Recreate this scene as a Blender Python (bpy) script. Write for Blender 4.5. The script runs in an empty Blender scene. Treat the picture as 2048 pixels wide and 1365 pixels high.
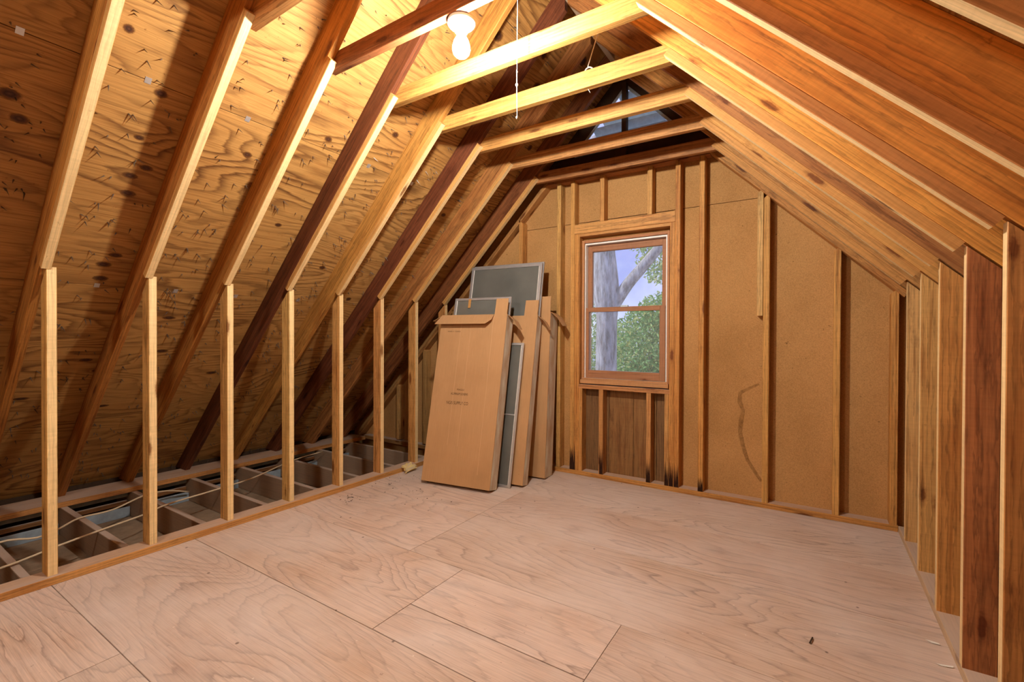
import bpy, bmesh, math, random
from mathutils import Vector, Matrix
random.seed(7)
SC = bpy.context.scene
COL = SC.collection
R = math.radians

# ------------------------------------------------------------------ camera
CAM_H = 1.1895
th, pit, rol = 0.5753, -0.0079, -0.0038
r_ = Vector((math.cos(th), math.sin(th), 0))
fw = Vector((-math.sin(th), math.cos(th), 0))
F_ = fw * math.cos(pit) + Vector((0, 0, 1)) * math.sin(pit)
U_ = -fw * math.sin(pit) + Vector((0, 0, 1)) * math.cos(pit)
R2 = r_ * math.cos(rol) + U_ * math.sin(-rol) * -1
R2 = (r_ * math.cos(rol) - U_ * math.sin(rol)).normalized()
U2 = (U_ * math.cos(rol) + r_ * math.sin(rol)).normalized()
cd = bpy.data.cameras.new('camera')
cd.sensor_width = 36.0
cd.lens = 931.2587 * 36.0 / 2048.0
cd.clip_start = 0.02
cam = bpy.data.objects.new('camera', cd)
COL.objects.link(cam)
m = Matrix((R2, U2, -F_)).transposed().to_4x4()
m.translation = (0, 0, CAM_H)
cam.matrix_world = m
SC.camera = cam

# ------------------------------------------------------------------ world, sun, exposure
SC.view_settings.view_transform = 'Standard'
SC.view_settings.look = 'None'
SC.view_settings.gamma = 1.0
SC.view_settings.use_curve_mapping = False
SC.view_settings.exposure = 0.0
LAMP_E = 2250.0        # radiance of the bulb glass
REAR_FILL_E = 245.0  # radiance of the fill globe added behind the camera
w = bpy.data.worlds.new('sky'); SC.world = w
w.use_nodes = True
nt = w.node_tree; nt.nodes.clear()
o = nt.nodes.new('ShaderNodeOutputWorld'); bg = nt.nodes.new('ShaderNodeBackground')
tcw = nt.nodes.new('ShaderNodeTexCoord'); nz = nt.nodes.new('ShaderNodeTexNoise')
nz.inputs['Scale'].default_value = 7.0; nz.inputs['Detail'].default_value = 5.0
rw = nt.nodes.new('ShaderNodeValToRGB')
rw.color_ramp.elements[0].position = .42; rw.color_ramp.elements[0].color = (.30, .36, .78, 1)
rw.color_ramp.elements[1].position = .75; rw.color_ramp.elements[1].color = (.80, .84, .98, 1)
nt.links.new(tcw.outputs['Generated'], nz.inputs['Vector'])
nt.links.new(nz.outputs['Fac'], rw.inputs['Fac'])
nt.links.new(rw.outputs['Color'], bg.inputs['Color'])
bg.inputs['Strength'].default_value = 1.5
nt.links.new(bg.outputs['Background'], o.inputs['Surface'])
sl = bpy.data.lights.new('sun', 'SUN'); sl.energy = 3.8; sl.angle = R(1.5); sl.color = (1, .95, .86)
sun = bpy.data.objects.new('sun', sl); COL.objects.link(sun)
sun.rotation_euler = (R(50), 0, R(-62))      # from the left and a little behind the house

# ------------------------------------------------------------------ helpers
def lin(c):
    return tuple(((v / 255) / 12.92 if v / 255 <= .04045 else ((v / 255 + .055) / 1.055) ** 2.4) for v in c) + (1.0,)

def link(o, parent=None, color=None):
    COL.objects.link(o)
    if parent is not None: o.parent = parent
    if color is not None: o.color = lin(color)
    return o

def tag(o, label, cat=None, group=None, kind=None):
    o['label'] = label
    if cat: o['category'] = cat
    if group: o['group'] = group
    if kind: o['kind'] = kind
    return o

def empty(name, loc=(0, 0, 0)):
    e = bpy.data.objects.new(name, None); COL.objects.link(e); e.location = loc
    e.empty_display_size = .05
    return e

def mesh_obj(name, verts, faces, mat, parent=None, color=None, smooth=False):
    me = bpy.data.meshes.new(name)
    me.from_pydata([tuple(v) for v in verts], [], faces)
    me.materials.append(mat); me.validate(); me.update()
    if smooth:
        for p in me.polygons: p.use_smooth = True
    o = bpy.data.objects.new(name, me)
    return link(o, parent, color)

def frame_mat(p0, p1, up):
    p0, p1, up = Vector(p0), Vector(p1), Vector(up)
    X = (p1 - p0).normalized(); Z = (up - X * up.dot(X)).normalized(); Y = Z.cross(X)
    mm = Matrix((X, Y, Z)).transposed().to_4x4(); mm.translation = p0
    return mm, (p1 - p0).length

_cache = {}
def board(name, p0, p1, wy, hz, up, mat, parent=None, color=(205, 150, 92), cut0=(0, 0), cut1=(0, 0), ch=.0022, edge=None):
    """lumber: local X along p0->p1, wy wide, hz high (along up). cuts slope the end faces by local y,z"""
    mm, L = frame_mat(p0, p1, up)
    key = (round(L, 4), wy, hz, cut0, cut1, mat.name, name, edge)
    me = _cache.get(key)
    if me is None:
        a, b, c = wy / 2, hz / 2, ch
        ring = [(-a + c, -b), (a - c, -b), (a, -b + c), (a, b - c), (a - c, b), (-a + c, b), (-a, b - c), (-a, -b + c)]
        V = [(cut0[0] * y + cut0[1] * z, y, z) for y, z in ring] + [(L + cut1[0] * y + cut1[1] * z, y, z) for y, z in ring]
        Fs = [(i, (i + 1) % 8, 8 + (i + 1) % 8, 8 + i) for i in range(8)]
        Fs += [tuple(range(7, -1, -1)), tuple(range(8, 16))]
        me = bpy.data.meshes.new(name); me.from_pydata(V, [], Fs); me.materials.append(mat)
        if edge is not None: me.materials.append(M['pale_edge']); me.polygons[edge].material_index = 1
        me.update()
        _cache[key] = me
    o = bpy.data.objects.new(name, me)
    link(o, parent, color)
    o.matrix_world = mm
    return o

def box(name, lo, hi, mat, parent=None, color=None, ch=.0015):
    """axis-aligned board; long axis becomes local X so that grain follows it"""
    lo, hi = Vector(lo), Vector(hi); c = (lo + hi) / 2; d = hi - lo
    ax = max(range(3), key=lambda i: d[i])
    p0, p1 = c.copy(), c.copy(); p0[ax] = lo[ax]; p1[ax] = hi[ax]
    rest = [i for i in range(3) if i != ax]
    ui = max(rest, key=lambda i: (i == 2, i))
    up = Vector((0, 0, 0)); up[ui] = 1
    oi = [i for i in rest if i != ui][0]
    return board(name, p0, p1, round(d[oi], 5), round(d[ui], 5), up, mat, parent, color or (205, 150, 92), ch=min(ch, d[oi] * .3, d[ui] * .3))

def prism_y(name, poly, y0, y1, mat, parent=None, color=None):
    """polygon in x,z extruded along y"""
    n = len(poly)
    V = [(x, y0, z) for x, z in poly] + [(x, y1, z) for x, z in poly]
    Fs = [tuple(range(n)), tuple(range(2 * n - 1, n - 1, -1))] + [(i, n + i, n + (i + 1) % n, (i + 1) % n) for i in range(n)]
    o = mesh_obj(name, V, Fs, mat, parent, color)
    bm = bmesh.new(); bm.from_mesh(o.data); bmesh.ops.recalc_face_normals(bm, faces=bm.faces); bm.to_mesh(o.data); bm.free()
    return o

def tube(name, pts, rad, mat, parent=None, color=None, seg=8, sub=4):
    P = [Vector(p) for p in pts]
    if sub > 1 and len(P) > 2:
        Q = []
        for i in range(len(P) - 1):
            a = P[max(i - 1, 0)]; b = P[i]; c = P[i + 1]; d = P[min(i + 2, len(P) - 1)]
            for k in range(sub):
                t = k / sub
                Q.append(.5 * ((2 * b) + (c - a) * t + (2 * a - 5 * b + 4 * c - d) * t * t + (-a + 3 * b - 3 * c + d) * t ** 3))
        Q.append(P[-1]); P = Q
    V, Fs = [], []
    for i, p in enumerate(P):
        t = (P[min(i + 1, len(P) - 1)] - P[max(i - 1, 0)]).normalized()
        u = t.cross(Vector((0, 0, 1)))
        if u.length < .05: u = t.cross(Vector((1, 0, 0)))
        u.normalize(); v = t.cross(u)
        rr = rad(i / (len(P) - 1)) if callable(rad) else rad
        for k in range(seg):
            a = 2 * math.pi * k / seg
            V.append(p + (u * math.cos(a) + v * math.sin(a)) * rr)
        if i:
            for k in range(seg):
                Fs.append(((i - 1) * seg + k, (i - 1) * seg + (k + 1) % seg, i * seg + (k + 1) % seg, i * seg + k))
    Fs += [tuple(range(seg - 1, -1, -1)), tuple(range(len(V) - seg, len(V)))]
    return mesh_obj(name, V, Fs, mat, parent, color, smooth=True)

def lathe(name, prof, mat, parent=None, color=None, seg=28):
    V, Fs = [], []
    for i, (rr, z) in enumerate(prof):
        for k in range(seg):
            a = 2 * math.pi * k / seg; V.append((rr * math.cos(a), rr * math.sin(a), z))
        if i:
            for k in range(seg):
                Fs.append(((i - 1) * seg + k, (i - 1) * seg + (k + 1) % seg, i * seg + (k + 1) % seg, i * seg + k))
    return mesh_obj(name, V, Fs, mat, parent, color, smooth=True)

# ------------------------------------------------------------------ materials
class NT:
    def __init__(s, name):
        s.m = bpy.data.materials.new(name); s.m.use_nodes = True
        s.t = s.m.node_tree; s.t.nodes.clear()
        s.out = s.n('ShaderNodeOutputMaterial'); s.b = s.n('ShaderNodeBsdfPrincipled')
        s.l(s.b.outputs[0], s.out.inputs[0])
    def n(s, typ, **kw):
        x = s.t.nodes.new(typ)
        for k, v in kw.items(): setattr(x, k, v)
        return x
    def l(s, a, b): s.t.links.new(a, b)
    def val(s, sock, v):
        if hasattr(v, 'links') or isinstance(v, bpy.types.NodeSocket): s.l(v, sock)
        else: sock.default_value = v
    def math(s, op, a, b=0.0, c=None, clamp=False):
        x = s.n('ShaderNodeMath', operation=op, use_clamp=clamp); s.val(x.inputs[0], a); s.val(x.inputs[1], b)
        if c is not None: s.val(x.inputs[2], c)
        return x.outputs[0]
    def noise(s, vec, scale, detail=2.0, rough=.5, dist=0.0):
        x = s.n('ShaderNodeTexNoise'); s.l(vec, x.inputs['Vector']); x.inputs['Scale'].default_value = scale
        x.inputs['Detail'].default_value = detail; x.inputs['Roughness'].default_value = rough; x.inputs['Distortion'].default_value = dist
        return x.outputs['Fac']
    def vmul(s, vec, v):
        x = s.n('ShaderNodeVectorMath', operation='MULTIPLY'); s.l(vec, x.inputs[0]); x.inputs[1].default_value = v
        return x.outputs[0]
    def vadd(s, a, b):
        x = s.n('ShaderNodeVectorMath', operation='ADD'); s.l(a, x.inputs[0]); s.val(x.inputs[1], b)
        return x.outputs[0]
    def ramp(s, fac, stops):
        x = s.n('ShaderNodeValToRGB'); s.l(fac, x.inputs[0]); e = x.color_ramp.elements
        while len(e) < len(stops): e.new(.5)
        for i, (p, c) in enumerate(stops): e[i].position = p; e[i].color = c if len(c) == 4 else tuple(c) + (1,)
        return x.outputs[0]
    def mix(s, fac, a, b, blend='MIX'):
        x = s.n('ShaderNodeMix', data_type='RGBA', blend_type=blend); s.val(x.inputs[0], fac)
        s.val(x.inputs[6], a); s.val(x.inputs[7], b); return x.outputs[2]
    def bump(s, h, strength=.3, dist=.002):
        x = s.n('ShaderNodeBump'); x.inputs['Strength'].default_value = strength; x.inputs['Distance'].default_value = dist
        s.l(h, x.inputs['Height']); s.l(x.outputs[0], s.b.inputs['Normal'])
    def base(s, c, rough=.6, spec=.25):
        s.val(s.b.inputs['Base Color'], c); s.b.inputs['Roughness'].default_value = rough
        s.b.inputs['Specular IOR Level'].default_value = spec

def g(v): return (v, v, v, 1)

def wood_mat(name, contrast=1.0, stain=.5, dust=0.0, fixed=None):
    N = NT(name)
    tc = N.n('ShaderNodeTexCoord'); oi = N.n('ShaderNodeObjectInfo')
    rnd = oi.outputs['Random']
    cx = N.n('ShaderNodeCombineXYZ')
    N.l(N.math('MULTIPLY', rnd, 53.0), cx.inputs[0])
    N.l(N.math('MULTIPLY_ADD', rnd, .09, .05), cx.inputs[1])
    N.l(N.math('MULTIPLY_ADD', N.math('FRACT', N.math('MULTIPLY', rnd, 7.31)), .12, -.02), cx.inputs[2])
    v = N.vadd(tc.outputs['Object'], cx.outputs[0])
    wv = N.n('ShaderNodeTexWave', wave_type='RINGS', rings_direction='X', wave_profile='SAW')
    N.l(N.vmul(v, (.10, 1, 1)), wv.inputs['Vector'])
    wv.inputs['Scale'].default_value = 22; wv.inputs['Distortion'].default_value = 5.0
    wv.inputs['Detail'].default_value = 3.0; wv.inputs['Detail Scale'].default_value = 4.0
    fib = N.noise(N.vmul(v, (3.0, 150, 150)), 1.0, 3.0)
    blot = N.noise(N.vmul(v, (1.2, 5, 5)), 1.6, 4.0, .6)
    BASE = N.mix(1.0, N.mix(.85, oi.outputs['Color'], lin(fixed)) if fixed else oi.outputs['Color'], (.92, .92, .88, 1) if fixed else (.86, .84, .67, 1), 'MULTIPLY')
    ringc = N.ramp(wv.outputs['Fac'], [(0, g(1.06)), (.62, g(1.0)), (.9, g(1 - .30 * contrast)), (1, g(1.02))])
    fibc = N.ramp(fib, [(.3, g(1 - .22 * contrast)), (.7, g(1.12))])
    c = N.mix(1.0, BASE, ringc, 'MULTIPLY')
    c = N.mix(1.0, c, fibc, 'MULTIPLY')
    # warm reddish heart streaks / stains
    c = N.mix(N.ramp(blot, [(.50, g(0)), (.72, g(stain))]), c, N.mix(1.0, c, (.62, .42, .28, 1), 'MULTIPLY'))
    streak = N.noise(N.vmul(v, (1.6, 46, 46)), 1.0, 4.0, .65)
    c = N.mix(N.ramp(streak, [(.54, g(0)), (.70, g(.65 * contrast))]), c, N.mix(1.0, c, (.52, .38, .27, 1), 'MULTIPLY'))
    saw = N.noise(N.vmul(v, (70, 2, 2)), 1.0, 3.0, .7)
    c = N.mix(1.0, c, N.ramp(saw, [(.3, g(.93)), (.7, g(1.05))]), 'MULTIPLY')
    spots = N.noise(v, 34, 4.0, .65)
    c = N.mix(N.ramp(spots, [(.66, g(0)), (.76, g(.55))]), c, N.mix(1.0, c, (.35, .25, .18, 1), 'MULTIPLY'))
    grime = N.noise(N.vadd(N.vmul(v, (2.2, 9, 9)), (9.1, 4.3, 2.7)), 1.0, 6.0, .72)
    c = N.mix(N.ramp(grime, [(.585, g(0)), (.66, g(.75 * stain))]), c, N.mix(1.0, c, (.36, .27, .22, 1), 'MULTIPLY'))
    # knots
    vo = N.n('ShaderNodeTexVoronoi'); N.l(N.vmul(v, (2.3, 9, 9)), vo.inputs['Vector']); vo.inputs['Scale'].default_value = 1.0
    kn = N.math('ADD', vo.outputs['Distance'], N.math('MULTIPLY', N.math('SUBTRACT', spots, .5), .12))
    c = N.mix(N.ramp(kn, [(.085, g(.9)), (.12, g(.35)), (.17, g(0))]), c, N.mix(1.0, c, (.30, .17, .10, 1), 'MULTIPLY'))
    if dust:
        c = N.mix(dust, c, lin((196, 176, 156)))
    geo = N.n('ShaderNodeNewGeometry'); sx = N.n('ShaderNodeSeparateXYZ'); N.l(geo.outputs['Normal'], sx.inputs[0])   # settled dust on level tops
    c = N.mix(N.math('MULTIPLY', N.ramp(sx.outputs[2], [(.75, g(0)), (.97, g(.75))]), N.ramp(blot, [(.3, g(.6)), (.6, g(1))])), c, lin((200, 180, 164)))
    N.base(c, .62, .28)
    N.bump(N.math('ADD', N.math('MULTIPLY', fib, .6), N.math('MULTIPLY', spots, .6)), .35, .0016)
    return N.m

def ply_mat(name, light, dark, freq=24.0, dust=None, sx=.55, sy=2.4, rough=.6, nail=False, line=.55, streak=.6):
    N = NT(name)
    tc = N.n('ShaderNodeTexCoord'); oi = N.n('ShaderNodeObjectInfo')
    cx = N.n('ShaderNodeCombineXYZ'); N.l(N.math('MULTIPLY', oi.outputs['Random'], 91.0), cx.inputs[0])
    N.l(N.math('MULTIPLY', oi.outputs['Random'], 17.0), cx.inputs[1])
    v = N.vadd(tc.outputs['Object'], cx.outputs[0])
    low = N.noise(N.vmul(v, (sx, sy, 1)), 1.0, 2.2, .45, .35)
    mid = N.noise(N.vmul(v, (4, 26, 1)), 1.0, 3.0, .6)
    ph = N.math('MULTIPLY_ADD', mid, .9, N.math('MULTIPLY', low, freq))
    saw = N.math('FRACT', ph)
    grain = N.ramp(saw, [(0, g(0)), (.45, g(.12)), (.86, g(1)), (1, g(.0))] if not dust else [(0, g(0)), (.5, g(.05)), (.8, g(.35)), (.92, g(1)), (1, g(.0))])
    fine = N.noise(N.vmul(v, (5, 210, 1)), 1.0, 3.0, .6)
    blot = N.noise(v, 2.1, 5.0, .6)
    amt = N.noise(N.vmul(v, (.9, 1.7, 1)), 1.3, 2.0)
    fac = N.math('MULTIPLY', grain, N.ramp(amt, [(.3, g(.25 * line)), (.7, g(line * 1.35))]))
    c = N.mix(fac, light, dark)
    st = N.noise(N.vmul(v, (1.5, 95, 1)), 1.0, 4.0, .7)
    c = N.mix(N.ramp(st, [(.52, g(0)), (.66, g(streak))]), c, N.mix(1.0, c, (.55, .42, .32, 1), 'MULTIPLY'))
    c = N.mix(1.0, c, N.ramp(fine, [(.28, g(.78)), (.7, g(1.12))]), 'MULTIPLY')
    c = N.mix(N.ramp(blot, [(.5, g(0)), (.78, g(.55))]), c, N.mix(1.0, c, (.72, .55, .42, 1), 'MULTIPLY'))
    c = N.mix(1.0, c, oi.outputs['Color'], 'MULTIPLY')
    sp = N.noise(v, 46, 3.0, .6)
    c = N.mix(N.ramp(sp, [(.68, g(0)), (.75, g(.6))]), c, N.mix(1.0, c, (.4, .28, .2, 1), 'MULTIPLY'))
    if dust:
        dn = N.noise(v, 1.4, 6.0, .62)
        c = N.mix(N.ramp(dn, [(.36, g(.08)), (.68, g(.6))]), c, dust)
        oc = N.noise(N.vmul(v, (.8, 1.6, 1)), 1.1, 4.0, .55)
        c = N.mix(N.ramp(oc, [(.52, g(0)), (.72, g(.5))]), c, N.mix(1.0, c, (.86, .72, .54, 1), 'MULTIPLY'))
        # pale scuffs along the grain, small white flecks
        sc = N.noise(N.vmul(v, (3, 40, 1)), 1.2, 4.0, .7)
        c = N.mix(N.ramp(sc, [(.60, g(0)), (.72, g(.35))]), c, lin((218, 206, 194)))
        fl = N.n('ShaderNodeTexVoronoi'); N.l(v, fl.inputs['Vector']); fl.inputs['Scale'].default_value = 9.0
        c = N.mix(N.ramp(fl.outputs['Distance'], [(.028, g(.75)), (.04, g(0))]), c, lin((226, 214, 200)))
        fd = N.n('ShaderNodeTexVoronoi'); N.l(N.vadd(v, (3.3, 7.7, 0)), fd.inputs['Vector']); fd.inputs['Scale'].default_value = 6.0
        c = N.mix(N.ramp(fd.outputs['Distance'], [(.03, g(.7)), (.05, g(0))]), c, lin((70, 52, 42)))
    N.base(c, rough, .25)
    N.bump(N.math('ADD', N.math('MULTIPLY', grain, .5), fine), .3, .0012)
    return N.m

M = {}
M['wood'] = wood_mat('sawn_lumber', 1.15, .65)
M['wood_plain'] = wood_mat('pale_lumber', .7, .25)
M['pale_edge'] = wood_mat('pale_edge_lumber', .45, .12, fixed=(244, 212, 156))  # paler wood on one room-facing side of strips and knee studs
M['wood_dusty'] = wood_mat('dusty_lumber', .7, .4, .35)
M['ply'] = ply_mat('roof_plywood', lin((190, 144, 82)), lin((108, 70, 34)), 24.0, line=.75, streak=.75)
M['floor'] = ply_mat('floor_plywood', lin((216, 194, 176)), lin((130, 104, 88)), 30.0, dust=lin((224, 213, 205)), sx=.5, sy=1.7, rough=.48, line=.62, streak=.55)

def simple(name, col, rough=.6, metal=0.0, spec=.3, nscale=0, namt=.15, tint=False):
    N = NT(name)
    c = lin(col) if not isinstance(col[0], float) else col
    if tint:
        oi = N.n('ShaderNodeObjectInfo'); c = oi.outputs['Color']
    if nscale:
        tc = N.n('ShaderNodeTexCoord'); nn = N.noise(tc.outputs['Object'], nscale, 5.0, .6)
        c = N.mix(1.0, c, N.ramp(nn, [(.3, g(1 - namt)), (.7, g(1 + namt))]), 'MULTIPLY')
        N.bump(nn, .15, .001)
    N.base(c, rough, spec); N.b.inputs['Metallic'].default_value = metal
    return N.m

def fiber_mat():
    N = NT('fiberboard')
    tc = N.n('ShaderNodeTexCoord'); v = tc.outputs['Object']
    f1 = N.noise(v, 160, 3.0, .7); f2 = N.noise(N.vmul(v, (1, 1, .8)), 2.2, 5.0, .6); f3 = N.noise(v, 34, 3.0, .6)
    oi = N.n('ShaderNodeObjectInfo')
    c = N.mix(1.0, oi.outputs['Color'], N.ramp(f1, [(.25, g(.72)), (.75, g(1.22))]), 'MULTIPLY')
    c = N.mix(N.ramp(f2, [(.42, g(0)), (.72, g(.5))]), c, N.mix(1.0, c, (.66, .60, .5, 1), 'MULTIPLY'))
    c = N.mix(N.ramp(f3, [(.70, g(0)), (.76, g(.7))]), c, lin((70, 48, 26)))
    N.base(c, .85, .12); N.bump(f1, .4, .0012)
    return N.m
M['fiber'] = fiber_mat()

def card_mat():
    N = NT('cardboard')
    tc = N.n('ShaderNodeTexCoord'); v = tc.outputs['Object']
    f = N.noise(N.vmul(v, (190, 30, 6)), 1.0, 2.0); b = N.noise(v, 3.0, 4.0, .6); s = N.noise(v, 55, 3.0)
    c = N.mix(1.0, lin((190, 146, 100)), N.ramp(f, [(.3, g(.94)), (.7, g(1.05))]), 'MULTIPLY')
    c = N.mix(N.ramp(b, [(.45, g(0)), (.75, g(.45))]), c, lin((162, 122, 80)))
    c = N.mix(N.ramp(s, [(.70, g(0)), (.76, g(.35))]), c, lin((110, 72, 44)))
    N.base(c, .8, .15); N.bump(f, .12, .0006)
    return N.m
M['card'] = card_mat()
def dusty_lit_card():  # dusty carton side, lightened further to stand in for window daylight
    N = NT('dusty_lit_cardboard')
    tc = N.n('ShaderNodeTexCoord'); v = tc.outputs['Object']
    b = N.noise(N.vmul(v, (1, 5, 1.5)), 3.0, 4.0, .6)
    N.base(N.mix(N.ramp(b, [(.35, g(0)), (.7, g(1))]), lin((196, 168, 134)), lin((226, 222, 200))), .85, .1)
    return N.m
M['card_dusty_lit'] = dusty_lit_card()
M['crease'] = simple('card_crease', (212, 168, 124), .8, 0, .15)
M['ink'] = simple('black_ink', (70, 46, 28), .8, 0, .1)
M['alu'] = simple('aluminium', (205, 203, 200), .38, .75, .5, 30, .06)
M['galv'] = simple('galvanised', (186, 202, 210), .5, .1, .4, 22, .14)
M['white'] = simple('white_paint', (236, 232, 222), .45, 0, .4, 40, .05)
M['porcelain'] = simple('porcelain', (236, 234, 228), .25, 0, .5)
M['drywall'] = simple('drywall_back', (150, 128, 104), .9, 0, .1, 14, .18)
M['greyblue'] = simple('weathered_soffit', (150, 162, 170), .75, .1, .2, 12, .2)
M['siding'] = simple('grey_siding', (180, 178, 172), .8, 0, .2, 8, .1)
M['dark'] = simple('dark_timber', (74, 56, 42), .8, 0, .15, 10, .2)
M['shingle'] = simple('roof_shingle', (70, 66, 62), .95, 0, .1, 30, .2)
M['cable'] = simple('cream_cable', (222, 200, 164), .5, 0, .3)
M['cord'] = simple('cotton_cord', (226, 218, 204), .9, 0, .1)
M['steel'] = simple('nail_steel', (112, 98, 84), .45, .5, .5)
M['paint_sash'] = wood_mat('sash_wood', .6, .25)
M['scrapwood'] = wood_mat('raw_pine', .5, .1)

def glass_mat():
    N = NT('window_glass'); N.t.nodes.remove(N.b)
    tr = N.n('ShaderNodeBsdfTransparent'); tr.inputs[0].default_value = (.93, .95, .95, 1)
    gl = N.n('ShaderNodeBsdfGlossy'); gl.inputs['Roughness'].default_value = .02
    df = N.n('ShaderNodeBsdfDiffuse'); df.inputs[0].default_value = (.85, .86, .86, 1)   # dust film
    fr = N.n('ShaderNodeFresnel'); fr.inputs[0].default_value = 1.45
    m1 = N.n('ShaderNodeMixShader'); m2 = N.n('ShaderNodeMixShader')
    N.l(N.math('MULTIPLY', fr.outputs[0], .7), m1.inputs[0]); N.l(tr.outputs[0], m1.inputs[1]); N.l(gl.outputs[0], m1.inputs[2])
    m2.inputs[0].default_value = .07; N.l(m1.outputs[0], m2.inputs[1]); N.l(df.outputs[0], m2.inputs[2])
    N.l(m2.outputs[0], N.out.inputs[0]); return N.m
M['glass'] = glass_mat()

def screen_mat():
    N = NT('insect_mesh'); N.t.nodes.remove(N.b)
    tr = N.n('ShaderNodeBsdfTransparent')
    df = N.n('ShaderNodeBsdfPrincipled'); df.inputs['Roughness'].default_value = .55; df.inputs['Metallic'].default_value = .2
    tc = N.n('ShaderNodeTexCoord'); b = N.noise(N.vmul(tc.outputs['Object'], (1, 1, 6)), 4.0, 4.0)
    N.l(N.mix(b, lin((92, 94, 88)), lin((140, 138, 128))), df.inputs['Base Color'])
    mx = N.n('ShaderNodeMixShader'); mx.inputs[0].default_value = .66
    N.l(tr.outputs[0], mx.inputs[1]); N.l(df.outputs[0], mx.inputs[2]); N.l(mx.outputs[0], N.out.inputs[0]); return N.m
M['mesh'] = screen_mat()

def bulb_mat(name, e):
    N = NT(name); N.t.nodes.remove(N.b)
    em = N.n('ShaderNodeEmission'); em.inputs[0].default_value = (1.0, .975, .93, 1); em.inputs[1].default_value = e
    N.l(em.outputs[0], N.out.inputs[0]); return N.m

def knot_mat():
    N = NT('plywood_knot'); 
    tc = N.n('ShaderNodeTexCoord'); v = N.vadd(tc.outputs['Generated'], (-.5, -.5, 0))
    oi = N.n('ShaderNodeObjectInfo')
    wv = N.vmul(v, (1, 1, 0))
    ln = N.n('ShaderNodeVectorMath', operation='LENGTH'); N.l(wv, ln.inputs[0])
    cx = N.n('ShaderNodeCombineXYZ'); N.l(N.math('MULTIPLY', oi.outputs['Random'], 40), cx.inputs[0])
    d = N.math('ADD', ln.outputs['Value'], N.math('MULTIPLY', N.math('SUBTRACT', N.noise(N.vadd(v, cx.outputs[0]), 6.0, 3.0), .5), .16))
    N.base(N.ramp(d, [(.0, lin((92, 56, 34))), (.16, lin((58, 32, 18))), (.30, lin((96, 58, 26))), (.42, lin((150, 96, 44)))]), .6, .3)
    tr = N.n('ShaderNodeBsdfTransparent'); mx = N.n('ShaderNodeMixShader')
    N.l(N.ramp(d, [(.30, g(0)), (.47, g(1))]), mx.inputs[0]); N.l(N.b.outputs[0], mx.inputs[1]); N.l(tr.outputs[0], mx.inputs[2])
    N.l(mx.outputs[0], N.out.inputs[0]); return N.m
M['knot'] = knot_mat()

def stain_mat(name, col, lo, hi):
    N = NT(name)
    tc = N.n('ShaderNodeTexCoord'); nn = N.noise(tc.outputs['Object'], 26, 4.0, .7)
    N.base(lin(col), .9, .1)
    tr = N.n('ShaderNodeBsdfTransparent'); mx = N.n('ShaderNodeMixShader')
    N.l(N.ramp(nn, [(lo, g(1)), (hi, g(.3))]), mx.inputs[0]); N.l(N.b.outputs[0], mx.inputs[1]); N.l(tr.outputs[0], mx.inputs[2])
    N.l(mx.outputs[0], N.out.inputs[0]); return N.m
M['waterstain'] = stain_mat('water_stain', (146, 102, 54), .25, .85)
M['rot'] = simple('dark_rot', (52, 32, 22), .9, 0, .1, 40, .4)
def bark_mat():
    N = NT('bark'); tc = N.n('ShaderNodeTexCoord'); v = tc.outputs['Object']
    a = N.noise(N.vmul(v, (14, 14, 3)), 1.0, 5.0, .7); b = N.noise(v, 1.6, 3.0)
    c = N.ramp(a, [(.35, lin((120, 116, 116))), (.5, lin((164, 162, 164))), (.7, lin((204, 202, 204)))])
    N.base(N.mix(1.0, c, N.ramp(b, [(.3, g(.75)), (.7, g(1.1))]), 'MULTIPLY'), .9, .1); N.bump(a, .8, .03); return N.m
def leaf_mat(name, a, b):
    N = NT(name); geo = N.n('ShaderNodeNewGeometry')
    c = N.ramp(geo.outputs['Random Per Island'], [(0, lin(a)), (.75, lin(b)), (1, lin((206, 204, 130)))])
    N.base(c, .6, .2)
    tl = N.n('ShaderNodeBsdfTranslucent'); N.l(c, tl.inputs[0]); mx = N.n('ShaderNodeMixShader'); mx.inputs[0].default_value = .35
    N.l(N.b.outputs[0], mx.inputs[1]); N.l(tl.outputs[0], mx.inputs[2]); N.l(mx.outputs[0], N.out.inputs[0]); return N.m
M['bark'] = bark_mat()
M['leaf'] = leaf_mat('leaves_green', (92, 150, 88), (164, 200, 136))
M['leaf2'] = leaf_mat('leaves_pale', (112, 160, 104), (192, 208, 150))

# ------------------------------------------------------------------ dimensions
S = .4064
YL, YR = .6519, 1.8137          # near faces of first left knee stud / of the right stud of the third tie
XL, XR = -3.0577, .4437         # room faces of the knee walls
CLS, CLR, CLP = 4.56, 4.61, 4.808      # left: z - x of strip underside, rafter underside, sheathing
CRS, CRR, CRP = 1.915, 1.969, 2.167    # right: z + x
RIDGE_X = (CRR - CLR) / 2
YG, YGB = 3.69, 3.779           # gable studs' room face, sheathing face
Y_REAR, Y_FRONT = -2.35, 3.80
q = math.sqrt(.5)
TL_, NL = Vector((-q, 0, -q)), Vector((-q, 0, q))     # left slope: down, outward
TR_, NR = Vector((q, 0, -q)), Vector((q, 0, q))       # right slope: down, outward

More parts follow.
